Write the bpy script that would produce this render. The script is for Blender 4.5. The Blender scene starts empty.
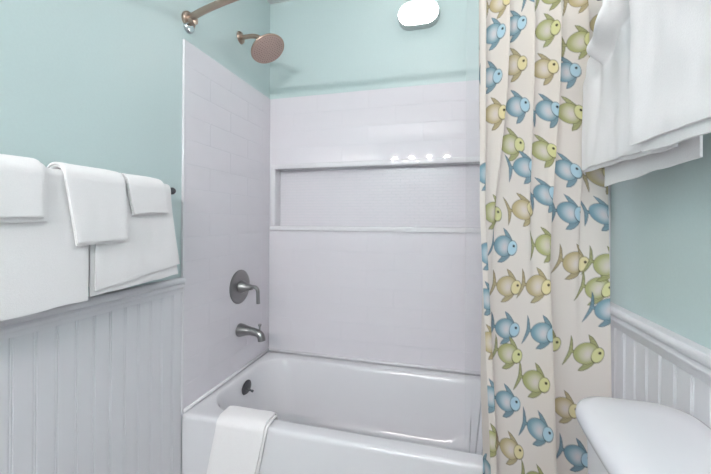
import bpy, bmesh, math, random
import numpy as np
from mathutils import Matrix, Vector, noise

random.seed(4)
PI = math.pi
scene = bpy.context.scene
COL = scene.collection

# ------------------------------------------------------------------ camera
YAW, ROLL = 0.25713, 0.0067863
cam_data = bpy.data.cameras.new('camera')
cam = bpy.data.objects.new('camera', cam_data)
COL.objects.link(cam)
cam_data.sensor_fit = 'HORIZONTAL'
cam_data.sensor_width = 36.0
cam_data.lens = 17.2578
cam_data.shift_y = -0.021564
cam_data.clip_start = 0.02
_R = Vector((math.cos(YAW), math.sin(YAW), 0)); _U = Vector((0, 0, 1))
_r = _R * math.cos(ROLL) + _U * math.sin(ROLL)
_u = -_R * math.sin(ROLL) + _U * math.cos(ROLL)
_b = _r.cross(_u)
m = Matrix((_r, _u, _b)).transposed().to_4x4()
m.translation = (1.04537, -1.17371, 1.19145)
cam.matrix_world = m
scene.camera = cam

# ------------------------------------------------------------------ world, exposure
world = bpy.data.worlds.new('world'); scene.world = world
world.use_nodes = True
world.node_tree.nodes['Background'].inputs[0].default_value = (0.9, 0.95, 1.0, 1)
world.node_tree.nodes['Background'].inputs[1].default_value = 0.4
vs = scene.view_settings
vs.view_transform = 'Standard'; vs.look = 'None'; vs.gamma = 1.0; vs.use_curve_mapping = False
vs.exposure = 1.14

# lamp strengths (the lamps themselves are built further down)
VANITY_W = 350.0       # emission of each vanity globe
BULKHEAD_W = 11.0      # emission of the oval lamp over the tub

FILL_W = 6.3        # emission of the added fill lamp under the ceiling

# ------------------------------------------------------------------ dimensions (metres)
W, B = 1.52, 0.7026            # alcove length, tiled back face
REAR = -2.98
RIM = 0.40
TT = 1.934                     # top of the tiles
CEIL = 2.52
CAP = 0.942                    # top of the chair rail

# ------------------------------------------------------------------ materials
def srgb(r, g, b):
    def f(c):
        c /= 255.0
        return c / 12.92 if c <= 0.04045 else ((c + 0.055) / 1.055) ** 2.4
    return (f(r), f(g), f(b), 1.0)

def mat(name, col, rough=0.5, metal=0.0, bump=0.0, scale=50.0, var=0.0, spec=0.5, coat=0.0, detail=4.0, sheen=0.0, stretch=None):
    mt = bpy.data.materials.new(name); mt.use_nodes = True
    nt = mt.node_tree; bs = nt.nodes['Principled BSDF']
    bs.inputs['Base Color'].default_value = col
    bs.inputs['Roughness'].default_value = rough
    bs.inputs['Metallic'].default_value = metal
    bs.inputs['Specular IOR Level'].default_value = spec
    bs.inputs['Coat Weight'].default_value = coat
    bs.inputs['Sheen Weight'].default_value = sheen
    tc = nt.nodes.new('ShaderNodeTexCoord')
    no = nt.nodes.new('ShaderNodeTexNoise'); no.inputs['Scale'].default_value = scale
    no.inputs['Detail'].default_value = detail
    if stretch:
        mp = nt.nodes.new('ShaderNodeMapping'); mp.inputs['Scale'].default_value = stretch
        nt.links.new(tc.outputs['Object'], mp.inputs['Vector']); nt.links.new(mp.outputs[0], no.inputs['Vector'])
    else:
        nt.links.new(tc.outputs['Object'], no.inputs['Vector'])
    if bump:
        bp = nt.nodes.new('ShaderNodeBump'); bp.inputs['Strength'].default_value = bump
        bp.inputs['Distance'].default_value = 0.003
        nt.links.new(no.outputs['Fac'], bp.inputs['Height']); nt.links.new(bp.outputs[0], bs.inputs['Normal'])
    if var:
        rp = nt.nodes.new('ShaderNodeValToRGB')
        rp.color_ramp.elements[0].position = 0.3; rp.color_ramp.elements[1].position = 0.7
        rp.color_ramp.elements[0].color = tuple(c * (1 - var) for c in col[:3]) + (1,)
        rp.color_ramp.elements[1].color = tuple(min(1, c * (1 + var)) for c in col[:3]) + (1,)
        nt.links.new(no.outputs['Fac'], rp.inputs[0]); nt.links.new(rp.outputs[0], bs.inputs['Base Color'])
    return mt

def emit(name, col, strength):
    mt = bpy.data.materials.new(name); mt.use_nodes = True
    bs = mt.node_tree.nodes['Principled BSDF']
    bs.inputs['Base Color'].default_value = (0.9, 0.9, 0.9, 1)
    bs.inputs['Emission Color'].default_value = col
    bs.inputs['Emission Strength'].default_value = strength
    return mt

M = {
    'paint': mat('aqua_wall_paint', srgb(200, 218, 218), 0.38, bump=0.05, scale=140, var=0.012),
    'ceiling': mat('ceiling_paint', srgb(236, 238, 238), 0.7, bump=0.03, scale=120),
    'tile': mat('white_glazed_tile', srgb(229, 226, 232), 0.03, scale=9, detail=1, var=0.006),
    'grout': mat('pale_grout', srgb(222, 221, 227), 0.85, bump=0.1, scale=300),
    'trim': mat('white_trim_glaze', srgb(231, 230, 234), 0.05, bump=0.002, scale=12),
    'wood': mat('white_satin_paint', srgb(226, 226, 231), 0.38, bump=0.02, scale=60),
    'floor': mat('grey_floor_tile', srgb(160, 158, 155), 0.4, bump=0.05, scale=30, var=0.05),
    'tub': mat('white_tub_enamel', srgb(229, 229, 233), 0.12, bump=0.008, scale=6, detail=1),
    'china': mat('white_vitreous_china', srgb(232, 232, 237), 0.16, bump=0.006, scale=8, detail=1),
    'towel': mat('white_terry_cloth', srgb(246, 244, 245), 0.95, bump=0.2, scale=420, var=0.02, sheen=0.25, spec=0.1, detail=6),
    'nickel': mat('brushed_nickel', srgb(150, 149, 149), 0.3, 1.0, bump=0.03, scale=240, stretch=(1, 1, 0.08)),
    'nickel_warm': mat('warm_brushed_nickel', srgb(186, 164, 150), 0.3, 1.0, bump=0.02, scale=220),
    'nozzle_face': mat('shower_face_nickel', srgb(196, 172, 162), 0.45, 0.55, bump=0.04, scale=160),
    'nozzle': mat('nozzle_rubber', srgb(150, 128, 120), 0.6),
    'dark_nickel': mat('dark_nickel', srgb(92, 92, 96), 0.35, 0.9, bump=0.02, scale=200),
    'chrome': mat('chrome', srgb(205, 207, 210), 0.08, 1.0, scale=50, bump=0.004),
    'plastic': mat('white_plastic', srgb(196, 206, 206), 0.4, bump=0.01),
    'glow': emit('lit_diffuser', (1.0, 0.985, 0.96, 1), BULKHEAD_W),
    'globe': emit('lit_globe', (1.0, 0.917, 0.917, 1), VANITY_W),
    'fill_glow': emit('lit_fill_diffuser', (1.0, 0.917, 0.917, 1), FILL_W),  # glow of the added fill lamp
}

# printed curtain cloth: the print is a colour attribute, the cloth lets some light through
def curtain_mat():
    mt = bpy.data.materials.new('printed_voile'); mt.use_nodes = True
    nt = mt.node_tree; nt.nodes.remove(nt.nodes['Principled BSDF'])
    out = nt.nodes['Material Output']
    at = nt.nodes.new('ShaderNodeVertexColor'); at.layer_name = 'print'
    tc = nt.nodes.new('ShaderNodeTexCoord'); no = nt.nodes.new('ShaderNodeTexNoise')
    no.inputs['Scale'].default_value = 900; nt.links.new(tc.outputs['Object'], no.inputs['Vector'])
    bp = nt.nodes.new('ShaderNodeBump'); bp.inputs['Strength'].default_value = 0.12; bp.inputs['Distance'].default_value = 0.001
    nt.links.new(no.outputs['Fac'], bp.inputs['Height'])
    df = nt.nodes.new('ShaderNodeBsdfDiffuse'); tl = nt.nodes.new('ShaderNodeBsdfTranslucent'); tp = nt.nodes.new('ShaderNodeBsdfTransparent')
    for s in (df, tl):
        nt.links.new(at.outputs['Color'], s.inputs['Color'])
    nt.links.new(bp.outputs[0], df.inputs['Normal'])
    m1 = nt.nodes.new('ShaderNodeMixShader'); m1.inputs[0].default_value = 0.42
    nt.links.new(df.outputs[0], m1.inputs[1]); nt.links.new(tl.outputs[0], m1.inputs[2])
    m2 = nt.nodes.new('ShaderNodeMixShader'); m2.inputs[0].default_value = 0.07
    nt.links.new(m1.outputs[0], m2.inputs[1]); nt.links.new(tp.outputs[0], m2.inputs[2])
    nt.links.new(m2.outputs[0], out.inputs['Surface'])
    return mt
M['curtain'] = curtain_mat()

def liner_mat():
    mt = bpy.data.materials.new('clear_liner_vinyl'); mt.use_nodes = True
    nt = mt.node_tree; nt.nodes.remove(nt.nodes['Principled BSDF'])
    out = nt.nodes['Material Output']
    tp = nt.nodes.new('ShaderNodeBsdfTransparent'); tp.inputs[0].default_value = (0.97, 0.975, 0.98, 1)
    df = nt.nodes.new('ShaderNodeBsdfDiffuse'); df.inputs[0].default_value = (0.85, 0.86, 0.88, 1)
    gl = nt.nodes.new('ShaderNodeBsdfGlossy'); gl.inputs['Roughness'].default_value = 0.12
    fr = nt.nodes.new('ShaderNodeFresnel'); fr.inputs[0].default_value = 1.12
    m1 = nt.nodes.new('ShaderNodeMixShader'); m1.inputs[0].default_value = 0.07
    nt.links.new(tp.outputs[0], m1.inputs[1]); nt.links.new(df.outputs[0], m1.inputs[2])
    m2 = nt.nodes.new('ShaderNodeMixShader')
    nt.links.new(fr.outputs[0], m2.inputs[0]); nt.links.new(m1.outputs[0], m2.inputs[1]); nt.links.new(gl.outputs[0], m2.inputs[2])
    nt.links.new(m2.outputs[0], out.inputs['Surface'])
    return mt
M['liner'] = liner_mat()

# ------------------------------------------------------------------ helpers
def link(name, me, material=None, parent=None, loc=(0, 0, 0)):
    o = bpy.data.objects.new(name, me); COL.objects.link(o)
    o.location = loc
    if material is not None and me is not None and not me.materials:
        me.materials.append(M[material])
    if parent is not None:
        o.parent = parent
    return o

def bm_obj(name, bm, material, parent=None, loc=(0, 0, 0), smooth=False, angle=None):
    bmesh.ops.recalc_face_normals(bm, faces=bm.faces)
    me = bpy.data.meshes.new(name); bm.to_mesh(me); bm.free()
    if smooth:
        me.polygons.foreach_set('use_smooth', [True] * len(me.polygons))
        if angle:
            me.set_sharp_from_angle(angle=math.radians(angle))
    return link(name, me, material, parent, loc)

def tag(o, label, cat=None, group=None):
    o['label'] = label
    if cat: o['category'] = cat
    if group: o['group'] = group
    return o

def thing(name, label, cat, loc=(0, 0, 0), group=None):
    o = bpy.data.objects.new(name, None); COL.objects.link(o)
    o.empty_display_size = 0.05
    o.location = loc
    return tag(o, label, cat, group)

def struct(o):
    o['kind'] = 'structure'; return o

def box(bm, x0, x1, y0, y1, z0, z1, bev=0.0, seg=1):
    r = bmesh.ops.create_cube(bm, size=1.0)
    vs_ = r['verts']
    for v in vs_:
        v.co = Vector(((x0 + x1) / 2 + v.co.x * (x1 - x0), (y0 + y1) / 2 + v.co.y * (y1 - y0), (z0 + z1) / 2 + v.co.z * (z1 - z0)))
    if bev:
        es = list({e for v in vs_ for e in v.link_edges})
        bmesh.ops.bevel(bm, geom=es, offset=bev, segments=seg, affect='EDGES', profile=0.5)

def rings(bm, loops, close_start=True, close_end=True, cyc=True):
    """skin a list of equally long point loops"""
    vl = [[bm.verts.new(p) for p in lp] for lp in loops]
    n = len(vl[0])
    for a, b in zip(vl, vl[1:]):
        for i in range(n if cyc else n - 1):
            j = (i + 1) % n
            bm.faces.new((a[i], a[j], b[j], b[i]))
    if close_start: bm.faces.new(vl[0][::-1])
    if close_end: bm.faces.new(vl[-1])
    return vl

def frame(d):
    d = Vector(d).normalized()
    up = Vector((0, 0, 1)) if abs(d.z) < 0.95 else Vector((0, 1, 0))
    a = d.cross(up).normalized(); b = a.cross(d).normalized()
    return d, a, b

def lathe(bm, origin, axis, prof, n=32):
    """prof: list of (distance along axis, radius)"""
    o = Vector(origin); d, a, b = frame(axis)
    loops = []
    for t, r in prof:
        r = max(r, 1e-4)
        loops.append([o + d * t + (a * math.cos(2 * PI * i / n) + b * math.sin(2 * PI * i / n)) * r for i in range(n)])
    rings(bm, loops)

def tube(bm, pts, rad, n=20):
    pts = [Vector(p) for p in pts]
    if not isinstance(rad, (list, tuple)): rad = [rad] * len(pts)
    d0 = (pts[1] - pts[0]).normalized(); _, a, b = frame(d0)
    loops = []
    for i, p in enumerate(pts):
        t = (pts[min(i + 1, len(pts) - 1)] - pts[max(i - 1, 0)]).normalized()
        a = (a - t * a.dot(t)).normalized(); b = t.cross(a)
        loops.append([p + (a * math.cos(2 * PI * k / n) + b * math.sin(2 * PI * k / n)) * rad[i] for k in range(n)])
    rings(bm, loops)

def bez(p0, p1, p2, p3, n=12):
    p0, p1, p2, p3 = map(Vector, (p0, p1, p2, p3)); out = []
    for i in range(n + 1):
        t = i / n; s = 1 - t
        out.append(p0 * s ** 3 + p1 * 3 * s * s * t + p2 * 3 * s * t * t + p3 * t ** 3)
    return out

def rrect(cx, cy, hx, hy, r, nc=8, ns=6):
    """rounded rectangle, same point count whatever the size"""
    r = min(r, hx, hy)
    pts = []
    cs = [(cx + hx - r, cy + hy - r, 0), (cx - hx + r, cy + hy - r, PI / 2), (cx - hx + r, cy - hy + r, PI), (cx + hx - r, cy - hy + r, 1.5 * PI)]
    for k, (x, y, a0) in enumerate(cs):
        arc = [(x + r * math.cos(a0 + PI / 2 * i / nc), y + r * math.sin(a0 + PI / 2 * i / nc)) for i in range(nc + 1)]
        pts += arc
        nx, ny, na = cs[(k + 1) % 4]
        e = (nx + r * math.cos(na), ny + r * math.sin(na)); s = arc[-1]
        for i in range(1, ns):
            t = i / ns
            pts.append((s[0] + (e[0] - s[0]) * t, s[1] + (e[1] - s[1]) * t))
    return pts

# ------------------------------------------------------------------ room shell
bm = bmesh.new(); box(bm, -0.1, W + 0.1, REAR - 0.1, 0.95, -0.1, 0.0)
floor = struct(bm_obj('floor', bm, 'floor'))
bm = bmesh.new(); box(bm, -0.1, W + 0.1, REAR - 0.1, 0.95, CEIL, CEIL + 0.1)
struct(bm_obj('ceiling', bm, 'ceiling'))
bm = bmesh.new(); box(bm, -0.1, 0.0, REAR, 0.95, 0, CEIL)
wall_left = struct(bm_obj('wall_left', bm, 'paint'))
bm = bmesh.new(); box(bm, W, W + 0.1, REAR, 0.95, 0, CEIL)
wall_right = struct(bm_obj('wall_right', bm, 'paint'))
bm = bmesh.new(); box(bm, -0.1, W + 0.1, REAR - 0.1, REAR, 0, CEIL)
struct(bm_obj('wall_rear', bm, 'paint'))
# back wall with the long niche left open
ND = 0.07                                     # niche depth
NX0, NX1, NZ0, NZ1 = 0.046, 1.474, 1.164, 1.507
FR = 0.028                                    # width of the niche border
YW = B + 0.010                                # plaster face, tiles stand 10 mm proud of it
bm = bmesh.new()
box(bm, 0, W, B + ND + 0.012, 0.95, 0, CEIL)
yb = B + ND + 0.012
box(bm, 0, W, YW, yb, 0, NZ0 - 0.006)
box(bm, 0, W, YW, yb, NZ1 + 0.006, CEIL)
box(bm, 0, NX0 - 0.006, YW, yb, NZ0 - 0.006, NZ1 + 0.006)
box(bm, NX1 + 0.006, W, YW, yb, NZ0 - 0.006, NZ1 + 0.006)
wall_back = struct(bm_obj('wall_back', bm, 'paint'))

# grout beds (3 mm behind the tile faces)
bm = bmesh.new()
box(bm, 0.0, 0.0094, 0.0, YW, RIM - 0.02, TT)
bm_obj('grout_bed', bm, 'grout', wall_left)
bm = bmesh.new()
box(bm, W - 0.0094, W, 0.0, YW, RIM - 0.02, TT)
bm_obj('grout_bed', bm, 'grout', wall_right)
bm = bmesh.new()
y0, y1 = B + 0.0008, YW
x0_, x1_ = 0.0094, W - 0.0094
box(bm, x0_, x1_, y0, y1, RIM - 0.02, NZ0 - 0.004)
box(bm, x0_, x1_, y0, y1, NZ1 + 0.004, TT)
box(bm, x0_, NX0 - 0.004, y0, y1, NZ0 - 0.004, NZ1 + 0.004)
box(bm, NX1 + 0.004, x1_, y0, y1, NZ0 - 0.004, NZ1 + 0.004)
bm_obj('grout_bed', bm, 'grout', wall_back)

# ------------------------------------------------------------------ wall tiles, one object each
PZ, PX, J = 0.1016, 0.3050, 0.0014
tile_cache = {}
def tile_mesh(a, h, axis):
    key = (round(a, 4), round(h, 4), axis)
    if key not in tile_cache:
        bm = bmesh.new()
        if axis == 'x': box(bm, -a / 2, a / 2, 0, 0.009, -h / 2, h / 2, 0.0007)
        else: box(bm, 0, 0.009, -a / 2, a / 2, -h / 2, h / 2, 0.0007)
        bmesh.ops.recalc_face_normals(bm, faces=bm.faces)
        me = bpy.data.meshes.new('tile'); bm.to_mesh(me); bm.free()
        me.materials.append(M['tile'])
        tile_cache[key] = me
    return tile_cache[key]

def rows():
    z1 = TT
    k = 0
    while z1 - PZ > RIM - 0.03:
        yield k, max(z1 - PZ + J, RIM + 0.003), z1
        z1 -= PZ; k += 1

def cut(rect, hole):
    a0, a1, z0, z1 = rect; h0, h1, k0, k1 = hole
    if a1 <= h0 or a0 >= h1 or z1 <= k0 or z0 >= k1: return [rect]
    out = []
    if z1 > k1: out.append((a0, a1, k1, z1))
    if z0 < k0: out.append((a0, a1, z0, k0))
    zz0, zz1 = max(z0, k0), min(z1, k1)
    if a0 < h0: out.append((a0, h0, zz0, zz1))
    if a1 > h1: out.append((h1, a1, zz0, zz1))
    return [r for r in out if r[1] - r[0] > 0.006 and r[3] - r[2] > 0.006]

def lay(a_lo, a_hi, wall, axis, place, hole=None):
    for k, z0, z1 in rows():
        off = -PX * (0.5 if k % 2 else 0.0)
        a = a_lo + off
        while a < a_hi - 0.004:
            r = (max(a, a_lo), min(a + PX - J, a_hi), z0, z1)
            a += PX
            if r[1] - r[0] < 0.004: continue
            for q in (cut(r, hole) if hole else [r]):
                o = link('tile', tile_mesh(q[1] - q[0], q[3] - q[2], axis), None, wall)
                o.location = place((q[0] + q[1]) / 2, (q[2] + q[3]) / 2)

hole = (NX0 - FR - J, NX1 + FR + J, NZ0 - FR - J, NZ1 + FR + J)
lay(0.0115, W - 0.0115, wall_back, 'x', lambda a, z: (a, B, z), hole)
lay(0.004, B - 0.002, wall_left, 'y', lambda a, z: (0.001, a, z))
lay(0.004, B - 0.002, wall_right, 'y', lambda a, z: (W - 0.010, a, z))

# metal-free edge strip where the side tiles end
for wall, xa, xb in ((wall_left, 0.0, 0.0108), (wall_right, W - 0.0108, W)):
    bm = bmesh.new(); box(bm, xa, xb, -0.006, 0.003, RIM + 0.0, TT + 0.001, 0.002, 2)
    tag(bm_obj('tile_edge_strip', bm, 'trim', wall), 'white edge strip where the tiles end')

# niche: border strips, lining, mosaic
for nm, (a, b_, c, d) in (('niche_border', (NX0 - FR, NX1 + FR, NZ1, NZ1 + FR)), ('niche_sill', (NX0 - FR - 0.004, NX1 + FR, NZ0 - FR, NZ0)),
                          ('niche_border', (NX0 - FR, NX0, NZ0, NZ1)), ('niche_border', (NX1, NX1 + FR, NZ0, NZ1))):
    bm = bmesh.new()
    pr = 0.010 if nm == 'niche_sill' else 0.004
    box(bm, a, b_, B - pr, B + 0.008, c, d, 0.0035, 3)
    bm_obj(nm, bm, 'trim', wall_back, smooth=True, angle=50)
bm = bmesh.new()
box(bm, NX0 - 0.005, NX1 + 0.005, B + 0.0085, B + ND, NZ0 - 0.005, NZ0)
box(bm, NX0 - 0.005, NX1 + 0.005, B + 0.0085, B + ND, NZ1, NZ1 + 0.005)
box(bm, NX0 - 0.005, NX0, B + 0.0085, B + ND, NZ0, NZ1)
box(bm, NX1, NX1 + 0.005, B + 0.0085, B + ND, NZ0, NZ1)
bm_obj('niche_lining', bm, 'trim', wall_back)
bm = bmesh.new(); box(bm, NX0, NX1, B + ND + 0.0012, B + ND + 0.011, NZ0, NZ1)
bm_obj('niche_grout', bm, 'grout', wall_back)
# small mosaic bricks: about 3 px high each, so one joined piece
verts, faces = [], []
mw, mh, mj = 0.052, 0.0171, 0.0016
nrow = int((NZ1 - NZ0) / mh)
for r in range(nrow + 1):
    z0 = NZ0 + r * mh; z1 = min(z0 + mh - mj, NZ1)
    if z1 - z0 < 0.003: continue
    a = NX0 - (mw / 2 if r % 2 else 0)
    while a < NX1:
        x0, x1 = max(a, NX0), min(a + mw - mj, NX1)
        a += mw
        if x1 - x0 < 0.004: continue
        yf = B + ND + random.uniform(-0.0003, 0.0003); e = 0.0012
        i = len(verts); yk = B + ND + 0.004
        verts += [(x0, yk, z0), (x1, yk, z0), (x1, yk, z1), (x0, yk, z1), (x0 + e, yf, z0 + e), (x1 - e, yf, z0 + e), (x1 - e, yf, z1 - e), (x0 + e, yf, z1 - e)]
        faces += [(i + 4, i + 5, i + 6, i + 7)] + [(i + k, i + (k + 1) % 4, i + 4 + (k + 1) % 4, i + 4 + k) for k in range(4)]
me = bpy.data.meshes.new('mosaic_tiles'); me.from_pydata(verts, [], faces)
mo = link('mosaic_tiles', me, 'tile', wall_back); mo['kind'] = 'stuff'

# caulk beads along the tub
bm = bmesh.new()
tube(bm, [(0.012, 0.004, RIM + 0.009), (0.012, B - 0.004, RIM + 0.009)], 0.0085, 10)
bm_obj('caulk_bead', bm, 'trim', wall_left, smooth=True)
bm = bmesh.new()
tube(bm, [(0.012, B - 0.002, RIM + 0.009), (W - 0.012, B - 0.002, RIM + 0.009)], 0.0085, 10)
bm_obj('caulk_bead', bm, 'trim', wall_back, smooth=True)

# ------------------------------------------------------------------ beadboard wainscot, one plank each
def plank_mesh(w, h, side):
    """flat board with a round bead and two quirks along one edge; proud towards +x (side 1) or -x"""
    T = 0.008
    prof = [(0, 0), (0, T - 0.002), (0.0012, T - 0.002), (0.0022, T - 0.0006), (0.0040, T), (0.0060, T - 0.0006), (0.0070, T - 0.002), (0.0080, T - 0.002), (0.0095, T),
            (w - 0.0010, T), (w, T - 0.001), (w, 0)]
    bm = bmesh.new()
    lo = [(side * t, a, 0) for a, t in prof]; hi = [(side * t, a, h) for a, t in prof]
    rings(bm, [lo, hi])
    bmesh.ops.recalc_face_normals(bm, faces=bm.faces)
    me = bpy.data.meshes.new('beadboard_plank'); bm.to_mesh(me); bm.free(); me.materials.append(M['wood'])
    return me
PW = 0.0517
for wall, x, side in ((wall_left, 0.0, 1), (wall_right, W, -1)):
    me = plank_mesh(PW, 0.912 - 0.10, side)
    k = 0
    while True:
        y = -0.0605 - 0.0 - k * PW
        if y < REAR: break
        o = link('beadboard_plank', me, None, wall); o.location = (x, y, 0.10)
        k += 1
    me2 = plank_mesh(0.050, 0.912 - 0.10, side)
    o = link('beadboard_plank', me2, None, wall); o.location = (x, -0.0605 + PW, 0.10); o.scale = (1, (0.0605 - PW - 0.006) / 0.050, 1)

def moulding(name, prof, x, side, ya, yb):
    bm = bmesh.new()
    rings(bm, [[(x + side * t, ya, z) for t, z in prof], [(x + side * t, yb, z) for t, z in prof]])
    return struct(bm_obj(name, bm, 'wood', smooth=True, angle=35))
capprof = [(0, 0.898), (0.0095, 0.898), (0.012, 0.902), (0.012, 0.912), (0.0145, 0.916), (0.019, 0.918), (0.021, 0.924), (0.019, 0.930), (0.016, 0.933),
           (0.018, 0.937), (0.024, 0.940), (0.0265, 0.946), (0.0255, 0.953), (0.021, 0.958), (0.010, 0.960), (0, 0.960)]
moulding('trim_1', capprof, 0.0, 1, REAR, -0.007)
moulding('trim_2', capprof, W, -1, REAR, -0.007)
baseprof = [(0, 0), (0.014, 0), (0.014, 0.085), (0.011, 0.095), (0.008, 0.10), (0, 0.10)]
moulding('baseboard_left', baseprof, 0.0, 1, REAR, -0.007)
moulding('baseboard_right', baseprof, W, -1, REAR, -0.007)

# ------------------------------------------------------------------ bathtub
tub = thing('bathtub', 'white alcove bathtub with a flat front apron below the tiled niche', 'bathtub', (0, 0, 0))
bm = bmesh.new()
ox, oy, ohx, ohy = W / 2, (B - 0.002) / 2, W / 2 - 0.002, (B - 0.002) / 2
IX0, IX1, IY0, IY1 = 0.049, 1.440, 0.068, 0.632
icx, icy, ihx, ihy = (IX0 + IX1) / 2, (IY0 + IY1) / 2, (IX1 - IX0) / 2, (IY1 - IY0) / 2
def tl(cx, cy, hx, hy, r, z): return [Vector((x, y, z)) for x, y in rrect(cx, cy, hx, hy, r, 10, 14)]
loops = [tl(ox, oy, ohx, ohy, 0.004, 0.0), tl(ox, oy, ohx, ohy, 0.004, RIM - 0.022), tl(ox, oy, ohx, ohy, 0.005, RIM - 0.012), tl(ox, oy, ohx - 0.002, ohy - 0.003, 0.006, RIM - 0.005),
         tl(ox, oy, ohx - 0.006, ohy - 0.008, 0.008, RIM - 0.001), tl(ox, oy, ohx - 0.012, ohy - 0.016, 0.012, RIM),
         tl(icx, icy, ihx + 0.010, ihy + 0.010, 0.16, RIM), tl(icx, icy, ihx + 0.004, ihy + 0.004, 0.155, RIM - 0.002), tl(icx, icy, ihx, ihy, 0.15, RIM - 0.008)]
for ins_l, ins_r, ins_y, z, r in ((0.006, 0.014, 0.006, RIM - 0.022, 0.15), (0.014, 0.045, 0.014, RIM - 0.07, 0.15), (0.026, 0.10, 0.026, 0.25, 0.15), (0.040, 0.17, 0.036, 0.17, 0.15), (0.055, 0.22, 0.046, 0.12, 0.15),
                                  (0.075, 0.26, 0.062, 0.088, 0.14), (0.10, 0.30, 0.088, 0.070, 0.13), (0.14, 0.35, 0.125, 0.063, 0.11), (0.30, 0.55, 0.20, 0.061, 0.06)):
    x0, x1 = IX0 + ins_l, IX1 - ins_r
    loops.append(tl((x0 + x1) / 2, icy, (x1 - x0) / 2, ihy - ins_y, r, z))
rings(bm, loops)
bm_obj('tub_body', bm, 'tub', tub, smooth=True, angle=60)
# overflow plate with trip lever, in the drain end
ov = Vector((0.0635, 0.380, 0.332))
bm = bmesh.new()
lathe(bm, ov + Vector((-0.004, 0, 0)), (1, 0, -0.12), [(0, 0.041), (0.005, 0.041), (0.009, 0.037), (0.011, 0.024), (0.0115, 0.0)], 32)
op = tag(bm_obj('overflow_plate', bm, 'dark_nickel', tub, smooth=True, angle=40), 'round dark metal overflow plate')
bm = bmesh.new()
tube(bm, bez(ov + Vector((0.004, 0, -0.004)), ov + Vector((0.016, 0.0, -0.006)), ov + Vector((0.026, 0.004, -0.010)), ov + Vector((0.036, 0.006, -0.016)), 8), [0.006, 0.006, 0.0055, 0.005, 0.005, 0.005, 0.006, 0.0065, 0.005], 12)
bm_obj('trip_lever', bm, 'dark_nickel', op, smooth=True)
bm = bmesh.new()
lathe(bm, (0.30, 0.35, 0.060), (0, 0, 1), [(0, 0.034), (0.003, 0.034), (0.005, 0.030), (0.003, 0.022), (0.002, 0.0)], 28)
bm_obj('drain', bm, 'nickel', tub, smooth=True, angle=40)

# ------------------------------------------------------------------ mixer valve, spout, shower head
TX = 0.0105                                    # face of the side tiles
vy, vz = 0.394, 0.848
v = thing('shower_valve', 'round brushed nickel shower valve with a bent lever above the spout', 'shower valve', (TX, vy, vz))
bm = bmesh.new(); lathe(bm, (0, 0, 0), (1, 0, 0), [(0, 0.088), (0.003, 0.088), (0.006, 0.085), (0.009, 0.070), (0.010, 0.03), (0.010, 0.0)], 48)
bm_obj('escutcheon', bm, 'nickel', v, smooth=True, angle=40)
bm = bmesh.new(); lathe(bm, (0.006, 0, 0), (1, 0, 0), [(0, 0.034), (0.010, 0.033), (0.022, 0.026), (0.040, 0.019), (0.058, 0.015), (0.066, 0.0135), (0.068, 0.0)], 32)
bm_obj('valve_hub', bm, 'nickel', v, smooth=True, angle=50)
bm = bmesh.new()
pts = [(0.055, 0, 0.002), (0.070, 0, 0.004)] + bez((0.074, 0, 0.004), (0.098, 0, 0.005), (0.106, 0.0, -0.006), (0.107, 0, -0.026), 10) + [(0.108, 0, -0.05), (0.109, 0, -0.082)]
tube(bm, pts, 0.0095, 16)
bm_obj('lever', bm, 'nickel', v, smooth=True, angle=60)

s = thing('tub_spout', 'short curved brushed nickel tub spout with a diverter knob', 'spout', (TX, vy, 0.622))
bm = bmesh.new()
pts = [(0, 0, 0), (0.006, 0, 0), (0.02, 0, 0.001), (0.04, 0, 0.001), (0.065, 0, 0.0), (0.090, 0, -0.003)] + bez((0.098, 0, -0.005), (0.118, 0, -0.008), (0.128, 0, -0.018), (0.130, 0, -0.044), 8)
rad = [0.034, 0.0345, 0.032, 0.026, 0.0215, 0.020] + [0.0195] * 9
tube(bm, pts, rad, 24)
bm_obj('spout_body', bm, 'nickel', s, smooth=True, angle=60)
bm = bmesh.new(); lathe(bm, (0.118, 0, 0.006), (0, 0, 1), [(0, 0.0045), (0.016, 0.0045), (0.022, 0.006), (0.030, 0.0095), (0.034, 0.0095), (0.035, 0.0)], 20)
bm_obj('diverter_knob', bm, 'nickel', s, smooth=True, angle=40)

h = thing('wall_shower', 'round nickel rain shower on a short bent arm above the tiles', 'shower', (0.0, 0.400, 2.152))
bm = bmesh.new(); lathe(bm, (0.0, 0, 0), (1, 0, 0), [(0, 0.031), (0.003, 0.031), (0.010, 0.027), (0.014, 0.018), (0.016, 0.0)], 32)
bm_obj('arm_flange', bm, 'nickel_warm', h, smooth=True, angle=40)
HN = Vector((0.52, -0.08, -0.85)).normalized()
HC = Vector((0.163, 0.0, -0.083))              # centre of the nozzle face
neck = HC - HN * 0.045
bm = bmesh.new(); tube(bm, [(0.002, 0, 0), (0.02, 0, 0), (0.045, 0, 0.0)] + bez((0.055, 0, 0), (0.10, 0, 0.0), neck - HN * 0.035, neck, 12), 0.0115, 16)
bm_obj('arm', bm, 'nickel_warm', h, smooth=True, angle=60)
bm = bmesh.new(); lathe(bm, neck - HN * 0.006, HN, [(0, 0.012), (0.004, 0.017), (0.014, 0.018), (0.022, 0.022), (0.030, 0.045), (0.036, 0.076), (0.040, 0.088), (0.046, 0.0905), (0.050, 0.089), (0.0505, 0.0)], 48)
hd = bm_obj('spray_head', bm, 'nickel_warm', h, smooth=True, angle=40)
bm = bmesh.new(); lathe(bm, HC - HN * 0.0012, HN, [(0, 0.082), (0.0012, 0.082), (0.002, 0.080), (0.002, 0.0)], 40)
fp = bm_obj('face_plate', bm, 'nozzle_face', hd, smooth=True, angle=40)
bm = bmesh.new()
_, fa, fb = frame(HN)
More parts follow.
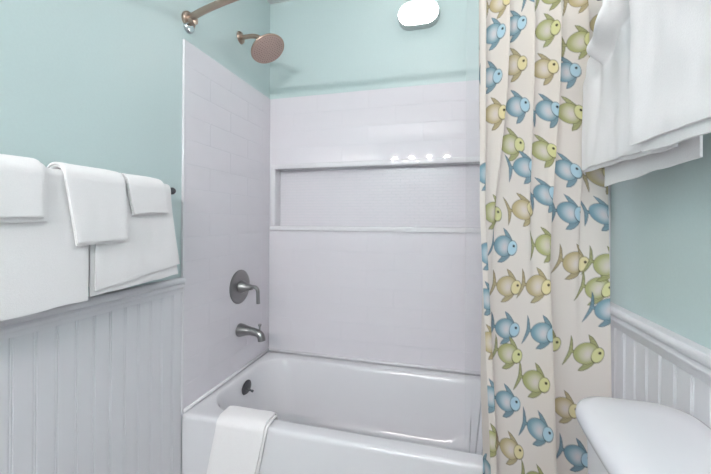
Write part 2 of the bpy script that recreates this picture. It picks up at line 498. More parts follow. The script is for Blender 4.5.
for ring, cnt in ((0.012, 6), (0.024, 12), (0.037, 18), (0.050, 24), (0.062, 30), (0.074, 36)):
    for i in range(cnt):
        t = 2 * PI * i / cnt
        lathe(bm, HC + (fa * math.cos(t) + fb * math.sin(t)) * ring + HN * 0.0006, HN, [(0, 0.0024), (0.0025, 0.0016), (0.0028, 0.0)], 6)
nz = bm_obj('nozzles', bm, 'nozzle', hd); nz['kind'] = 'stuff'

# ------------------------------------------------------------------ curved curtain rod
RZ = 2.03
def rod_y(x):
    u = min(1, max(-1, (x - 0.76) / 0.76)); return 0.022 - 0.115 * (1 - abs(u) ** 2.4)
r = thing('curtain_rod', 'bowed nickel shower curtain rod across the tub opening', 'curtain rod', (0, 0, RZ))
bm = bmesh.new(); tube(bm, [(x, rod_y(x), 0) for x in np.linspace(0.012, W - 0.012, 40)], 0.0135, 18)
bm_obj('rod', bm, 'nickel_warm', r, smooth=True, angle=60)
for x, sgn in ((0.0, 1), (W, -1)):
    bm = bmesh.new()
    for ya, yb in ((0, 0),):
        lathe(bm, (x, rod_y(x), -0.004), (sgn, 0, 0), [(0, 0.033), (0.004, 0.035), (0.012, 0.034), (0.016, 0.028), (0.018, 0.022), (0.036, 0.020), (0.038, 0.0145)], 32)
    fl = bm_obj('rod_flange', bm, 'nickel_warm', r, smooth=True, angle=40)
    bm = bmesh.new()
    lathe(bm, (x + sgn * 0.001, rod_y(x), -0.034), (sgn, 0, 0), [(0, 0.024), (0.010, 0.024), (0.016, 0.020), (0.018, 0.0)], 24)
    bm_obj('flange_cap', bm, 'chrome', fl, smooth=True, angle=40)

# ------------------------------------------------------------------ curtain
CT, CB = 2.00, 0.10            # top and bottom of the cloth
NS, NZ = 380, 760
def curtain_xyz(s, z):
    """s 0..1 across the cloth, z height (numpy arrays)"""
    t = np.clip((CT - z) / (CT - CB), 0, 1)
    xl = 1.142 + 0.034 * np.clip((t - 0.4) / 0.4, 0, 1); xr = 1.468 + 0.022 * t
    k = np.clip((t - 0.12) / 0.60, 0, 1); k = k * k * (3 - 2 * k)
    # lapped folds: many narrow pleats above, few broad ones below
    wave = lambda ph: np.sin(ph) + 0.33 * np.sin(2 * ph)
    ft = lambda s_: wave(2 * PI * (5.0 * s_ - 0.30 + 0.05 * np.sin(5 * s_)))
    fb = lambda s_: wave(2 * PI * (2.0 * s_ - 0.24))
    w_t = 1 - k; w_b = k
    c_t, c_b = 0.0155 * w_t, 0.034 * w_b
    ends = lambda f: f(s) - (f(0.0) * (1 - s) + f(1.0) * s)
    x = xl + (xr - xl) * s - c_t * ends(ft) - c_b * ends(fb)
    y = 0.022 - 0.115 * (1 - np.abs(np.clip((x - 0.76) / 0.76, -1, 1)) ** 2.4)
    out = np.clip(t / 0.12, 0, 1)
    y = y - 0.010 - 0.020 * out - 0.050 * out * s ** 1.5 + 0.022 * w_t * ft(s) + 0.036 * w_b * fb(s)
    y = y + 0.003 * np.sin(9 * s + 3.1 * z) * t + 0.002 * np.sin(23 * s - 4.0 * z)
    return x, y, z + 0 * s

def smooth(a, b, x):
    t = np.clip((x - a) / (b - a), 0, 1); return t * t * (3 - 2 * t)

#FISH_BEGIN
FISH = [  # across the cloth, height, width, height of fish, tilt, colour
    (0.127, 1.839, 0.081, 0.094, -0.00, 'o'), (0.108, 1.751, 0.085, 0.093, -0.10, 'b'), (0.239, 1.772, 0.084, 0.093, -0.02, 'b'), (0.395, 1.744, 0.081, 0.095, -0.08, 'g'),
    (0.555, 1.829, 0.083, 0.097, -0.02, 'o'), (0.543, 1.698, 0.088, 0.094, -0.04, 'g'), (0.678, 1.751, 0.086, 0.094, -0.22, 'o'), (0.093, 1.624, 0.088, 0.094, -0.14, 'b'),
    (0.234, 1.656, 0.087, 0.097, -0.09, 'o'), (0.375, 1.634, 0.086, 0.092, -0.03, 'o'), (0.496, 1.622, 0.083, 0.093, -0.04, 'b'), (0.102, 1.512, 0.087, 0.094, -0.05, 'o'),
    (0.225, 1.531, 0.082, 0.098, -0.03, 'b'), (0.354, 1.512, 0.082, 0.099, -0.04, 'b'), (0.471, 1.503, 0.085, 0.099, -0.10, 'g'), (0.186, 1.423, 0.086, 0.099, -0.19, 'g'),
    (0.303, 1.398, 0.087, 0.095, -0.09, 'g'), (0.016, 1.334, 0.081, 0.098, -0.14, 'b'), (0.209, 1.351, 0.087, 0.094, -0.07, 'b'), (0.401, 1.343, 0.083, 0.097, -0.17, 'b'),
    (0.506, 1.322, 0.081, 0.098, -0.02, 'o'), (0.083, 1.222, 0.085, 0.099, -0.16, 'g'), (0.182, 1.229, 0.087, 0.093, 0.04, 'o'), (0.266, 1.271, 0.085, 0.097, 0.04, 'b'),
    (0.372, 1.222, 0.086, 0.098, -0.21, 'b'), (0.467, 1.218, 0.083, 0.093, -0.17, 'b'), (0.121, 1.123, 0.082, 0.099, -0.19, 'b'), (0.239, 1.129, 0.082, 0.096, 0.01, 'g'),
    (0.379, 1.081, 0.088, 0.098, -0.16, 'o'), (0.015, 1.104, 0.084, 0.098, -0.21, 'b'), (0.139, 1.005, 0.085, 0.095, -0.06, 'o'), (0.218, 1.013, 0.085, 0.097, -0.08, 'o'),
    (0.006, 0.973, 0.084, 0.094, -0.09, 'b'), (0.447, 1.013, 0.081, 0.096, -0.08, 'g'), (0.457, 1.079, 0.086, 0.095, -0.21, 'g'), (0.151, 0.880, 0.084, 0.094, -0.02, 'b'),
    (0.009, 0.850, 0.083, 0.095, 0.03, 'o'), (0.167, 0.808, 0.083, 0.095, -0.13, 'g'), (0.247, 0.882, 0.084, 0.093, -0.07, 'b'), (0.484, 0.958, 0.087, 0.097, -0.02, 'b'),
    (0.468, 0.829, 0.088, 0.099, -0.02, 'g'), (0.240, 0.742, 0.087, 0.099, -0.15, 'g'), (0.003, 0.696, 0.084, 0.095, -0.15, 'b'), (0.168, 0.666, 0.085, 0.095, -0.05, 'b'),
    (0.440, 0.664, 0.085, 0.093, -0.10, 'o'), (0.251, 0.609, 0.083, 0.098, -0.20, 'b'), (0.174, 0.529, 0.081, 0.096, -0.11, 'o'), (0.001, 0.569, 0.085, 0.095, -0.17, 'g'),
    (0.469, 0.537, 0.087, 0.094, -0.18, 'b'), (0.069, 0.449, 0.082, 0.095, -0.16, 'b'), (0.242, 0.455, 0.084, 0.099, -0.19, 'g'), (0.592, 1.476, 0.083, 0.097, 0.02, 'g'),
    (0.540, 0.660, 0.088, 0.093, -0.07, 'b'), (0.150, 0.383, 0.087, 0.092, -0.06, 'b'), (0.458, 0.394, 0.081, 0.098, 0.03, 'o'), (0.255, 0.341, 0.084, 0.092, -0.20, 'b'),
    (0.050, 1.960, 0.083, 0.099, -0.16, 'b'), (0.155, 1.960, 0.085, 0.095, -0.15, 'g'), (0.260, 1.960, 0.086, 0.094, -0.12, 'o'), (0.365, 1.960, 0.086, 0.096, -0.01, 'b'),
    (0.470, 1.960, 0.084, 0.093, -0.10, 'g'), (0.575, 1.960, 0.087, 0.097, 0.04, 'o'), (0.680, 1.960, 0.080, 0.095, -0.01, 'b'), (0.310, 1.848, 0.085, 0.096, -0.04, 'b'),
    (0.415, 1.848, 0.087, 0.097, -0.07, 'g'), (0.625, 1.624, 0.084, 0.097, -0.13, 'o'), (0.365, 0.840, 0.085, 0.097, -0.01, 'g'), (0.100, 0.280, 0.084, 0.092, -0.08, 'b'),
    (0.415, 0.280, 0.087, 0.097, -0.05, 'b'), (0.520, 0.280, 0.083, 0.095, -0.03, 'g'), (0.050, 0.168, 0.081, 0.099, 0.02, 'g'), (0.155, 0.168, 0.088, 0.093, -0.19, 'o'),
    (0.260, 0.168, 0.087, 0.095, -0.15, 'b'), (0.365, 0.168, 0.083, 0.097, -0.18, 'g'), (0.470, 0.168, 0.084, 0.097, -0.03, 'o'),
]
#FISH_END
PAL = {  # body edge, body middle, head, outline (sRGB)
    'b': ((126, 164, 180), (184, 207, 215), (186, 218, 231), (70, 88, 100)),
    'g': ((180, 182, 124), (213, 213, 176), (226, 226, 168), (94, 92, 62)),
    'o': ((196, 180, 136), (223, 212, 182), (236, 225, 176), (104, 92, 68)),
}
def poly_sdf(u, v_, P):
    d = np.full(u.shape, 1e9); inside = np.zeros(u.shape, bool)
    n = len(P)
    for i in range(n):
        ax, ay = P[i]; bx, by = P[(i + 1) % n]
        ex, ey = bx - ax, by - ay
        t = np.clip(((u - ax) * ex + (v_ - ay) * ey) / (ex * ex + ey * ey), 0, 1)
        d = np.minimum(d, (u - ax - t * ex) ** 2 + (v_ - ay - t * ey) ** 2)
        c = ((ay > v_) != (by > v_)) & (u < (bx - ax) * (v_ - ay) / (by - ay + 1e-12) + ax)
        inside ^= c
    d = np.sqrt(d)
    return np.where(inside, -d, d)
DORSAL = [(0.34, 0.16), (0.27, 0.27), (0.17, 0.39), (0.07, 0.48), (-0.05, 0.53), (-0.01, 0.44), (0.03, 0.37), (0.07, 0.26), (0.2, 0.15)]
VENTRAL = [(0.34, -0.18), (0.27, -0.32), (0.18, -0.43), (0.08, -0.50), (-0.05, -0.52), (-0.02, -0.44), (0.03, -0.36), (0.06, -0.26), (0.2, -0.15)]
TAIL = [(-0.50, 0.44), (-0.43, 0.33), (-0.37, 0.17), (-0.335, 0.04), (-0.28, 0.05), (-0.28, -0.05), (-0.335, -0.05), (-0.37, -0.18), (-0.43, -0.34), (-0.50, -0.46), (-0.475, -0.3), (-0.45, -0.15), (-0.435, 0.0), (-0.45, 0.15), (-0.475, 0.3)]

def paint_fish(col, A, Z, ca, cz, w, hgt, tilt, kind):
    edge, mid, head, outl = [np.array(srgb(*c)[:3]) for c in PAL[kind]]
    m_ = (np.abs(A - ca) < w * 0.65) & (np.abs(Z - cz) < hgt * 0.65)
    if not m_.any(): return
    du, dv = (A[m_] - ca) / w, (Z[m_] - cz) / hgt
    c_, s_ = math.cos(tilt), math.sin(tilt)
    u, v_ = du * c_ + dv * s_, -du * s_ + dv * c_
    cur = col[m_]
    wash = 0.9 + 0.16 * np.sin(37 * u + 11 * np.sin(9 * v_)) * np.sin(29 * v_ + 5)
    def over(c, al):
        nonlocal cur
        cur = cur * (1 - al[:, None]) + c * al[:, None]
    lw = 0.022
    for P in (TAIL, DORSAL, VENTRAL):
        d = poly_sdf(u, v_, P)
        over(edge[None, :] * wash[:, None] * 0.92, smooth(0.012, -0.004, d) * 0.93)
        over(outl[None, :], smooth(lw, 0.003, np.abs(d + 0.004)) * 0.50)
    # body: broad teardrop towards the tail
    ub = np.where(u < 0.04, (u - 0.04) / 0.34, (u - 0.04) / 0.31)
    rr = np.sqrt(ub ** 2 + (v_ / (0.315 - 0.05 * np.clip(-u, 0, 1))) ** 2)
    g = smooth(0.25, 0.95, rr + 0.25 * np.clip(-u - 0.02, -0.3, 0.4))
    bc = mid[None, :] * (1 - g[:, None]) + edge[None, :] * g[:, None]
    pale = np.exp(-(((u - 0.08) / 0.12) ** 2 + ((v_ + 0.02) / 0.17) ** 2))
    bc = bc * (1 - 0.75 * pale[:, None]) + np.array(srgb(232, 222, 222)[:3]) * 0.75 * pale[:, None]
    over(bc * (0.95 + 0.05 * wash[:, None]), smooth(1.02, 0.97, rr))
    over(outl[None, :], smooth(0.07, 0.01, np.abs(rr - 1.0)) * 0.5)
    # head
    hr = np.sqrt(((u - 0.335) / 0.155) ** 2 + ((v_ - 0.01) / 0.215) ** 2)
    over(outl[None, :], smooth(1.16, 1.06, hr) * smooth(0.02, -0.16, v_) * 0.9)
    over(head[None, :], smooth(1.04, 0.98, hr))
    over(outl[None, :], smooth(0.11, 0.02, np.abs(hr - 1.0)) * 0.6)
    over(outl[None, :] * 0.5, smooth(0.050, 0.030, np.hypot(u - 0.375, (v_ - 0.075))))
    col[m_] = cur

curtain = thing('shower_curtain', 'sheer white shower curtain printed with blue, green and gold fish', 'curtain', (1.30, -0.05, CT))
S, Zg = np.meshgrid(np.linspace(0, 1, NS), np.linspace(CT, CB, NZ))
X, Y, Zv = curtain_xyz(S, Zg)
co = np.stack([X - 1.30, Y + 0.05, Zv - CT], -1).reshape(-1, 3)
idx = np.arange(NS * NZ).reshape(NZ, NS)
quads = np.stack([idx[:-1, :-1], idx[1:, :-1], idx[1:, 1:], idx[:-1, 1:]], -1).reshape(-1, 4)
me = bpy.data.meshes.new('fabric_panel')
me.vertices.add(len(co)); me.vertices.foreach_set('co', co.ravel().astype(np.float32))
me.loops.add(quads.size); me.loops.foreach_set('vertex_index', quads.ravel().astype(np.int32))
me.polygons.add(len(quads)); me.polygons.foreach_set('loop_start', np.arange(0, quads.size, 4, dtype=np.int32))
me.update(calc_edges=True); me.validate()
me.polygons.foreach_set('use_smooth', np.ones(len(me.polygons), bool))
colr = np.tile(np.array(srgb(238, 231, 224)[:3]), (NS * NZ, 1))
ARC = np.zeros_like(X); ARC[:, 1:] = np.cumsum(np.hypot(np.diff(X, axis=1), np.diff(Y, axis=1)), axis=1)   # distance along the cloth
A_, Z_ = ARC.ravel(), Zg.ravel()
for ca, cz, w, hgt, tilt, kind in FISH:
    paint_fish(colr, A_, Z_, ca, cz, w, hgt, tilt, kind)
attr = me.color_attributes.new('print', 'FLOAT_COLOR', 'POINT')
attr.data.foreach_set('color', np.concatenate([colr, np.ones((len(colr), 1))], 1).ravel().astype(np.float32))
link('fabric_panel', me, 'curtain', curtain)
for k in range(9):
    s_ = (k + 0.5) / 9
    x, y, _ = curtain_xyz(np.array([s_]), np.array([CT])); x = float(x[0])
    bm = bmesh.new()
    n = 24
    ry = rod_y(x)
    pts = [(x - 1.30, ry + 0.05 + 0.021 * math.cos(2 * PI * i / n), RZ - CT - 0.008 + 0.024 * math.sin(2 * PI * i / n)) for i in range(n + 1)]
    tube(bm, pts, 0.0022, 8)
    bm_obj('curtain_ring', bm, 'chrome', curtain, smooth=True)

# clear liner hanging inside the tub
liner = None
nS, nZ = 90, 60
verts = []
for j in range(nZ):
    t = j / (nZ - 1); z = 2.0 + (0.22 - 2.0) * t
    for i in range(nS):
        s_ = i / (nS - 1)
        x = 1.108 + 0.012 * t + (1.475 - 0.30 * t ** 2 - 1.108) * s_
        yb_ = rod_y(x) + 0.044 + (0.128 - rod_y(x) - 0.044) * min(1, t * 1.12) ** 0.8
        y = yb_ + (0.010 - 0.007 * t) * math.sin(2 * PI * 5.5 * s_ + 0.8) + 0.003 * math.sin(31 * s_ + 5 * z)
        verts.append((x - 1.29, y - 0.1, z - 2.0))
faces = [(j * nS + i, j * nS + i + 1, (j + 1) * nS + i + 1, (j + 1) * nS + i) for j in range(nZ - 1) for i in range(nS - 1)]
me = bpy.data.meshes.new('curtain_liner'); me.from_pydata(verts, [], faces)
me.polygons.foreach_set('use_smooth', [True] * len(faces))
tag(link('curtain_liner', me, 'liner', None, (1.29, 0.1, 2.0)), 'clear plastic curtain liner hanging inside the tub behind the printed curtain', 'curtain liner')

# ------------------------------------------------------------------ oval lamp over the tub
lamp = thing('bulkhead_light', 'lit white oval lamp on the aqua wall above the tub', 'lamp', (0.899, YW, 2.312))
def stadium(hx, hz, y, n=12):
    r_ = hz; pts = []
    for i in range(n + 1):
        a = -PI / 2 + PI * i / n; pts.append(Vector((hx - r_ + r_ * math.cos(a), y, r_ * math.sin(a))))
    for i in range(n + 1):
        a = PI / 2 + PI * i / n; pts.append(Vector((-hx + r_ + r_ * math.cos(a), y, r_ * math.sin(a))))
    return pts
bm = bmesh.new()
rings(bm, [stadium(0.112, 0.069, -0.0005), stadium(0.112, 0.069, -0.036), stadium(0.109, 0.066, -0.041), stadium(0.105, 0.062, -0.041), stadium(0.104, 0.061, -0.028)])
bm_obj('lamp_base', bm, 'plastic', lamp, smooth=True, angle=40)
bm = bmesh.new()
rings(bm, [stadium(0.1025, 0.0595, -0.0285), stadium(0.102, 0.059, -0.042), stadium(0.097, 0.054, -0.051), stadium(0.084, 0.041, -0.057), stadium(0.06, 0.02, -0.060)])
bm_obj('diffuser', bm, 'glow', lamp, smooth=True)

# vanity lamp behind the viewer, then an added fill lamp under the ceiling
van = thing('vanity_light', 'four-globe nickel vanity light on the rear wall, seen mirrored in the tiles', 'lamp', (0.662, REAR, 2.20))
bm = bmesh.new(); box(bm, -0.48, 0.48, 0.0, 0.022, -0.045, 0.045, 0.006, 2)
bm_obj('backplate', bm, 'nickel', van)
for k in range(4):
    x = -0.405 + 0.270 * k
    bm = bmesh.new(); lathe(bm, (x, 0.021, 0), (0, 1, 0), [(0, 0.022), (0.015, 0.022), (0.022, 0.016), (0.052, 0.016)], 20)
    bm_obj('socket', bm, 'nickel', van, smooth=True, angle=40)
    bm = bmesh.new(); bmesh.ops.create_uvsphere(bm, u_segments=20, v_segments=12, radius=0.031)
    bmesh.ops.translate(bm, verts=bm.verts, vec=(x, 0.11, 0))
    bm_obj('globe_bulb', bm, 'globe', van, smooth=True)
    bm = bmesh.new()  # added opaque cup, keeps globe glow off the rear wall and ceiling
    lathe(bm, (x, 0.11, 0), (0, 0.62, -0.78), [(-0.072, 0.004), (-0.070, 0.020), (-0.055, 0.046), (-0.030, 0.066), (-0.004, 0.076), (-0.004, 0.0735), (-0.030, 0.063), (-0.054, 0.043), (-0.067, 0.018), (-0.068, 0.004)], 28)
    bm_obj('added_light_block', bm, 'nickel', van, smooth=True, angle=50)
cl = thing('added_fill_light', 'added round fill light under the ceiling in front of the shower curtain', 'lamp', (1.0, -0.42, CEIL))  # unseen lamp, added to brighten the side walls
bm = bmesh.new(); lathe(bm, (0, 0, 0), (0, 0, -1), [(0, 0.17), (0.02, 0.17), (0.03, 0.16)], 40)
bm_obj('lamp_base', bm, 'plastic', cl, smooth=True, angle=40)
bm = bmesh.new(); lathe(bm, (0, 0, -0.0302), (0, 0, -1), [(0, 0.158), (0.02, 0.152), (0.045, 0.12), (0.06, 0.07), (0.064, 0.0)], 40)
bm_obj('diffuser', bm, 'fill_glow', cl, smooth=True)

# ------------------------------------------------------------------ towels
def nz3(x, y, z, s=1.0): return noise.noise(Vector((x * s, y * s, z * s)))

def draped(name, side, bar_n, bar_z, layers, label, cat, group=None, ny=36, seed=0, thick=0.007, wob=0.004, edge=None, relief=None, nfr=40):
    """cloth folded over a bar. layers: (radius, y0, y1, front z at y0, front z at y1, back z); side 1 = left wall, -1 = right wall
    edge(t, end) shifts the two side edges with t (0 top .. 1 bottom); relief(y, z) pushes the front face outwards"""
    bm = bmesh.new()
    for li, (rad, y0, y1, zf0, zf1, zb) in enumerate(layers):
        path = []          # (kind, value)
        nf = nfr
        for i in range(nf): path.append(('f', i / nf))
        for i in range(13): path.append(('a', i / 12))
        for i in range(1, 13): path.append(('b', i / 12))
        grid = []
        for kind, q in path:
            row = []
            for j in range(ny):
                w_ = j / (ny - 1)
                zf = zf0 + (zf1 - zf0) * w_
                if kind == 'f': n_, z = bar_n + rad, zf + (bar_z - zf) * q; t = 1 - q
                elif kind == 'a': n_, z = bar_n + rad * math.cos(PI * q), bar_z + rad * math.sin(PI * q); t = 0
                else: n_, z = bar_n - rad, bar_z + (zb - bar_z) * q; t = q
                e0, e1 = (edge(t, 0), edge(t, 1)) if edge else (0, 0)
                y = y0 + e0 + (y1 + e1 - y0 - e0) * w_
                amt = min(1, t * 3)
                if kind == 'f':
                    n_ += wob * amt * (0.9 * nz3(y * 9 + seed, z * 5, li * .3 + seed) + 0.5 * nz3(y * 25, z * 14, seed + 7))
                    z += 0.004 * (1 if q == 0 else amt * 0.3) * nz3(y * 14 + 3, li * 3.1, seed + 2)
                    if relief: n_ += relief(y, z) * (1 if li == len(layers) - 1 else 0.8)
                elif kind == 'a':
                    z += 0.0025 * nz3(y * 18, 2.2, seed) * math.sin(PI * q)
                row.append((n_, y, z))
            grid.append(row)
        # normals in the (n, z) plane to thicken the cloth
        def P(i, j, sgn):
            a = Vector(grid[max(i - 1, 0)][j]); b = Vector(grid[min(i + 1, len(grid) - 1)][j])
            c = Vector(grid[i][max(j - 1, 0)]); d = Vector(grid[i][min(j + 1, ny - 1)])
            nn = (b - a).cross(d - c)
            if nn.length < 1e-9: nn = Vector((1, 0, 0))
            nn.normalize()
            rim = min(i, len(grid) - 1 - i, j, ny - 1 - j)
            th = thick * (0.30 if rim == 0 else 0.45 if rim == 1 else 0.5)
            p = Vector(grid[i][j]) + nn * th * sgn
            return Vector((p.x if side == 1 else W - p.x, p.y, p.z))
        vo = [[bm.verts.new(P(i, j, 1)) for j in range(ny)] for i in range(len(grid))]
        vi = [[bm.verts.new(P(i, j, -1)) for j in range(ny)] for i in range(len(grid))]
        R = len(grid)
        for i in range(R - 1):
            for j in range(ny - 1):
                bm.faces.new((vo[i][j], vo[i + 1][j], vo[i + 1][j + 1], vo[i][j + 1]))
                bm.faces.new((vi[i][j], vi[i][j + 1], vi[i + 1][j + 1], vi[i + 1][j]))
            bm.faces.new((vo[i][0], vi[i][0], vi[i + 1][0], vo[i + 1][0]))
            bm.faces.new((vo[i][-1], vo[i + 1][-1], vi[i + 1][-1], vi[i][-1]))
        for j in range(ny - 1):
            bm.faces.new((vo[0][j], vo[0][j + 1], vi[0][j + 1], vi[0][j]))
            bm.faces.new((vo[-1][j], vi[-1][j], vi[-1][j + 1], vo[-1][j + 1]))
    # put the origin at the top of the fold
    ys = [v_.co.y for v_ in bm.verts]; org = Vector((bar_n if side == 1 else W - bar_n, (min(ys) + max(ys)) / 2, bar_z))
    bmesh.ops.translate(bm, verts=bm.verts, vec=-org)
    o = bm_obj(name, bm, 'towel', None, org, smooth=True, angle=75)
    return tag(o, label, cat, group)

BN, BZ = 0.068, 1.300
bar = thing('towel_bar', 'dark nickel towel bar under the white towels on the aqua wall', 'towel bar', (0, -0.47, BZ))
bm = bmesh.new(); tube(bm, [(BN, -0.36, 0), (BN, 0.342, 0)], 0.0055, 16)
bm_obj('bar', bm, 'dark_nickel', bar, smooth=True, angle=60)
for y in (-0.355, 0.339):
    bm = bmesh.new(); lathe(bm, (0.0005, y, 0), (1, 0, 0), [(0, 0.024), (0.006, 0.024), (0.010, 0.012), (0.055, 0.010), (0.062, 0.013), (0.074, 0.013), (0.080, 0.009), (0.081, 0.0)], 24)
    bm_obj('bar_post', bm, 'dark_nickel', bar, smooth=True, angle=40)

draped('bath_towel', 1, BN, BZ, [(0.0125, -0.805, -0.444, 0.985, 0.988, 1.00), (0.0200, -0.805, -0.448, 0.963, 0.968, 1.02)],
       'wide white bath towel hanging lowest on the left wall bar, far from the tub', 'towel', 'towels on the left wall bar', seed=1.3, wob=0.003)
draped('bath_towel', 1, BN, BZ, [(0.0125, -0.438, -0.156, 0.974, 0.992, 1.00), (0.0205, -0.428, -0.157, 0.990, 1.030, 1.02)],
       'white bath towel on the left wall bar beside the tiled shower wall', 'towel', 'towels on the left wall bar', seed=5.1, wob=0.0035, edge=lambda t, e: (0.046 * t ** 1.5 if e else 0.002 * t))
draped('hand_towel', 1, BN, BZ, [(0.0310, -0.517, -0.354, 1.122, 1.126, 1.16), (0.0380, -0.519, -0.352, 1.128, 1.134, 1.17)],
       'white hand towel hung over the gap between the two bath towels', 'towel', 'towels on the left wall bar', seed=8.7, wob=0.003, edge=lambda t, e: 0.030 * t if e == 0 else 0.008 * t)
draped('washcloth', 1, BN, BZ, [(0.0310, -0.72, -0.556, 1.182, 1.186, 1.2), (0.0380, -0.72, -0.568, 1.192, 1.196, 1.21)],
       'white washcloth laid over the wide bath towel, beyond the hand towel', 'towel', 'towels on the left wall bar', seed=3.9, wob=0.003)
draped('washcloth', 1, BN, BZ, [(0.0305, -0.340, -0.200, 1.207, 1.215, 1.22), (0.0360, -0.339, -0.199, 1.210, 1.219, 1.22)],
       'small white washcloth laid over the bath towel nearest the shower tiles', 'towel', 'towels on the left wall bar', seed=11.9, wob=0.002, thick=0.005, edge=lambda t, e: 0.022 * t)

# ------------------------------------------------------------------ towels over the toilet
RBN, RBZ = 0.075, 1.80
bar = thing('towel_bar', 'towel bar on the right wall carrying towels above the toilet', 'towel bar', (W, -0.45, RBZ))
bm = bmesh.new(); tube(bm, [(-RBN, -0.35, 0), (-RBN, 0.33, 0)], 0.008, 16)
bm_obj('bar', bm, 'dark_nickel', bar, smooth=True, angle=60)
for y in (-0.34, 0.32):
    bm = bmesh.new(); lathe(bm, (-0.0005, y, 0), (-1, 0, 0), [(0, 0.024), (0.006, 0.024), (0.010, 0.012), (0.06, 0.010), (0.069, 0.013), (0.081, 0.013), (0.087, 0.009), (0.088, 0.0)], 24)
    bm_obj('bar_post', bm, 'dark_nickel', bar, smooth=True, angle=40)
draped('bath_towel', -1, RBN, RBZ, [(0.0125, -0.520, -0.190, 1.296, 1.284, 1.36)],
       'white bath towel hanging lowest and hindmost on the bar above the toilet', 'towel', 'bath towels above the toilet', seed=21.0, wob=0.002)
def left_edge(t, e):
    if e == 1:
        k = min(1, max(0, (t - 0.28) / 0.24)); k = k * k * (3 - 2 * k)
        return -0.125 * (1 - k) + 0.006 * t
    return 0.03 * (1 - t)
def left_relief(y, z):
    # gathered folds under the bar and one heavy rolled fold running down to the free edge
    t = (1.78 - z) / 0.45
    f = 0.006 * max(0, 1 - t) * math.sin((y + 0.3) * 75 + 3 * z)
    px, pz, dx, dz = -0.405, 1.665, 0.135, -0.100
    L = math.hypot(dx, dz)
    u = ((y - px) * dx + (z - pz) * dz) / (L * L)
    d = ((z - pz) * dx - (y - px) * dz) / L + 0.010 * math.sin(5 * u)         # > 0 above the crease
    k = max(0, min(1, (1.10 - u) / 0.25)) * max(0, min(1, (u + 0.9) / 0.4))
    k = k * k * (3 - 2 * k) * max(0, min(1, (y + 0.425) / 0.03))
    if d > 0: f += 0.046 * k * math.exp(-(d / 0.055) ** 2)
    else: f += 0.046 * k * math.exp(-(d / 0.007) ** 2)
    c = (y + 0.268 - 0.25 * (1.70 - z)) / 0.006
    f -= 0.010 * math.exp(-c * c) * max(0, min(1, (z - 1.66) / 0.04))
    return f
draped('bath_towel', -1, RBN, RBZ, [(0.0320, -0.50, -0.115, 1.318, 1.330, 1.40), (0.0395, -0.50, -0.120, 1.326, 1.338, 1.42)],
       'rumpled white bath towel with a heavy rolled fold, beside the curtain', 'towel', 'bath towels above the toilet', seed=27.0, wob=0.006, edge=left_edge, relief=left_relief, ny=90, nfr=110)
draped('bath_towel', -1, RBN, RBZ, [(0.0560, -0.74, -0.447, 1.312, 1.318, 1.42), (0.0660, -0.74, -0.432, 1.330, 1.336, 1.42)],
       'smooth folded white bath towel hung foremost above the toilet', 'towel', 'bath towels above the toilet', seed=33.0, wob=0.006, thick=0.009)

# ------------------------------------------------------------------ folded mat over the tub rim
bm = bmesh.new()
def mat_path():
    p = [(0.107, 0.24)]
    p += [(0.100, 0.30), (0.094, 0.35), (0.086, 0.388)]
    for i in range(7):
        a = i / 6 * PI / 2; p.append((0.064 + 0.020 * math.cos(a), 0.390 + 0.0175 * math.sin(a)))
    p += [(0.045, 0.4078), (0.028, 0.4080)]
    for i in range(1, 8):
        a = PI / 2 + i / 7 * PI / 2; p.append((0.014 + 0.021 * math.cos(a), 0.387 + 0.021 * math.sin(a)))
    p += [(-0.0075, 0.36), (-0.008, 0.32), (-0.009, 0.27), (-0.010, 0.22), (-0.012, 0.16), (-0.013, 0.10)]
    return p
mp = mat_path()
def mat_layer(off, th, w0, w1, trim):
    path = mp[trim:len(mp) - trim] if trim else mp
    nxs = 26
    G = []
    for i, (y, z) in enumerate(path):
        a = path[max(i - 1, 0)]; b = path[min(i + 1, len(path) - 1)]
        ty, tz = b[0] - a[0], b[1] - a[1]; l = math.hypot(ty, tz); ny_, nz_ = tz / l, -ty / l
        row = []
        for j in range(nxs):
            w_ = j / (nxs - 1)
            skew = -0.045 * max(0, min(1, (0.39 - z) / 0.22)) if y < 0.03 else 0.0
            x = w0 + (w1 - w0) * w_ + skew + 0.002 * nz3(i * .4, 3, 5)
            k = off + 0.0015 * nz3(x * 30, i * 0.35, off * 90)
            row.append((x, y + ny_ * k, z + nz_ * k, ny_, nz_))
        G.append(row)
    R = len(G)
    def P(i, j, s_):
        x, y, z, ny_, nz_ = G[i][j]
        rim = min(i, R - 1 - i, j, nxs - 1 - j); t = th * (0.28 if rim == 0 else 0.45 if rim == 1 else 0.5) * s_
        return (x, y + ny_ * t, z + nz_ * t)
    vo = [[bm.verts.new(P(i, j, 1)) for j in range(nxs)] for i in range(R)]
    vi = [[bm.verts.new(P(i, j, -1)) for j in range(nxs)] for i in range(R)]
    for i in range(R - 1):
        for j in range(nxs - 1):
            bm.faces.new((vo[i][j], vo[i + 1][j], vo[i + 1][j + 1], vo[i][j + 1])); bm.faces.new((vi[i][j], vi[i][j + 1], vi[i + 1][j + 1], vi[i + 1][j]))
        bm.faces.new((vo[i][0], vi[i][0], vi[i + 1][0], vo[i + 1][0])); bm.faces.new((vo[i][-1], vo[i + 1][-1], vi[i + 1][-1], vi[i][-1]))
    for j in range(nxs - 1):
        bm.faces.new((vo[0][j], vo[0][j + 1], vi[0][j + 1], vi[0][j])); bm.faces.new((vo[-1][j], vi[-1][j], vi[-1][j + 1], vo[-1][j + 1]))
mat_layer(0.000, 0.009, 0.186, 0.396, 0)
mat_layer(0.0095, 0.009, 0.182, 0.388, 1)
bmesh.ops.translate(bm, verts=bm.verts, vec=(-0.29, -0.03, -0.41))
tag(bm_obj('bath_mat', bm, 'towel', None, (0.29, 0.03, 0.41), smooth=True, angle=75), 'folded white bath mat draped over the front rim of the bathtub', 'bath mat')

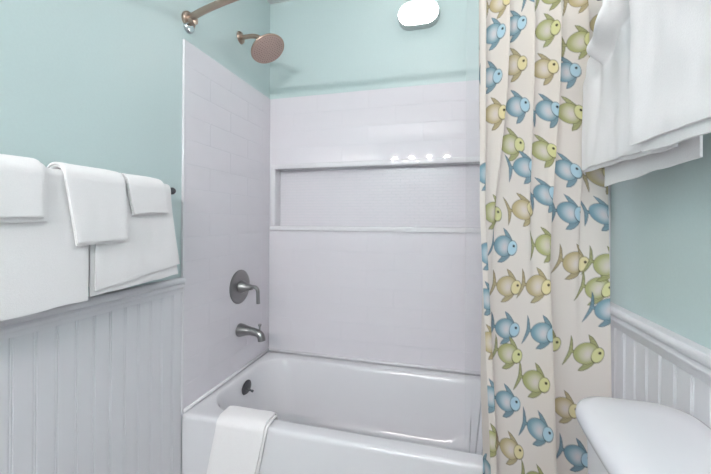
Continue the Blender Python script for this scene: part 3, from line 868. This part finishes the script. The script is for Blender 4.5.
# ------------------------------------------------------------------ toilet
TY = -0.575
toilet = thing('toilet', 'white china toilet with a rounded tank lid below the right wall towels', 'toilet', (W, TY, 0))
def tank_loop(front, back, half, rf, z, bow=0.012):
    """plan outline, x measured from the wall (negative into the room); bowed front"""
    pts = rrect(-(front + back) / 2, 0, (front - back) / 2, half, rf, 10, 8)
    out = []
    for x, y in pts:
        f = (-x - back) / (front - back)
        out.append(Vector((x - bow * f * (1 - (y / half) ** 2), y, z)))
    return out
bm = bmesh.new()
rings(bm, [tank_loop(0.165, 0.02, 0.185, 0.05, 0.395), tank_loop(0.178, 0.018, 0.200, 0.05, 0.42), tank_loop(0.192, 0.016, 0.222, 0.05, 0.70), tank_loop(0.193, 0.016, 0.224, 0.05, 0.7865)])
bm_obj('tank', bm, 'china', toilet, smooth=True, angle=50)
bm = bmesh.new()
LZ = 0.7870
rings(bm, [tank_loop(0.203, 0.010, 0.232, 0.055, LZ), tank_loop(0.209, 0.006, 0.239, 0.058, LZ + 0.006), tank_loop(0.211, 0.005, 0.241, 0.060, LZ + 0.018), tank_loop(0.209, 0.006, 0.239, 0.060, LZ + 0.030),
           tank_loop(0.203, 0.011, 0.233, 0.056, LZ + 0.038), tank_loop(0.190, 0.022, 0.220, 0.05, LZ + 0.043), tank_loop(0.15, 0.06, 0.17, 0.04, LZ + 0.045)])
bm_obj('tank_lid', bm, 'china', toilet, smooth=True, angle=70)
bm = bmesh.new()
lathe(bm, (-0.2025, -0.14, 0.72), (-1, 0, 0), [(0, 0.014), (0.008, 0.014), (0.012, 0.008), (0.016, 0.0)], 20)
tube(bm, bez((-0.215, -0.14, 0.72), (-0.222, -0.12, 0.72), (-0.222, -0.09, 0.716), (-0.220, -0.065, 0.71), 8), 0.006, 10)
bm_obj('flush_handle', bm, 'chrome', toilet, smooth=True, angle=50)
def oval(cx, hx, hy, z, n=40):
    return [Vector((cx + hx * math.cos(2 * PI * i / n) * (1.0 if math.cos(2 * PI * i / n) < 0 else 0.92), hy * math.sin(2 * PI * i / n), z)) for i in range(n)]
bm = bmesh.new()
rings(bm, [oval(-0.36, 0.20, 0.105, 0.0), oval(-0.36, 0.20, 0.105, 0.03), oval(-0.37, 0.17, 0.09, 0.12), oval(-0.40, 0.19, 0.12, 0.22), oval(-0.43, 0.245, 0.172, 0.33), oval(-0.435, 0.255, 0.182, 0.375), oval(-0.435, 0.252, 0.18, 0.39),
           oval(-0.44, 0.20, 0.13, 0.39), oval(-0.44, 0.18, 0.115, 0.33), oval(-0.43, 0.10, 0.07, 0.22)])
bm_obj('bowl', bm, 'china', toilet, smooth=True, angle=60)
bm = bmesh.new(); box(bm, -0.25, -0.03, -0.11, 0.11, 0.30, 0.394, 0.02, 3)
bm_obj('bowl_deck', bm, 'china', toilet, smooth=True, angle=60)
bm = bmesh.new()
rings(bm, [oval(-0.437, 0.255, 0.184, 0.391), oval(-0.437, 0.257, 0.186, 0.400), oval(-0.437, 0.254, 0.183, 0.408), oval(-0.437, 0.19, 0.125, 0.408), oval(-0.437, 0.186, 0.12, 0.391)], False, False)
bm_obj('seat', bm, 'china', toilet, smooth=True, angle=60)
bm = bmesh.new()
rings(bm, [oval(-0.435, 0.252, 0.182, 0.409), oval(-0.435, 0.255, 0.185, 0.418), oval(-0.435, 0.25, 0.18, 0.426), oval(-0.435, 0.2, 0.14, 0.430)])
bm_obj('seat_cover', bm, 'china', toilet, smooth=True, angle=60)
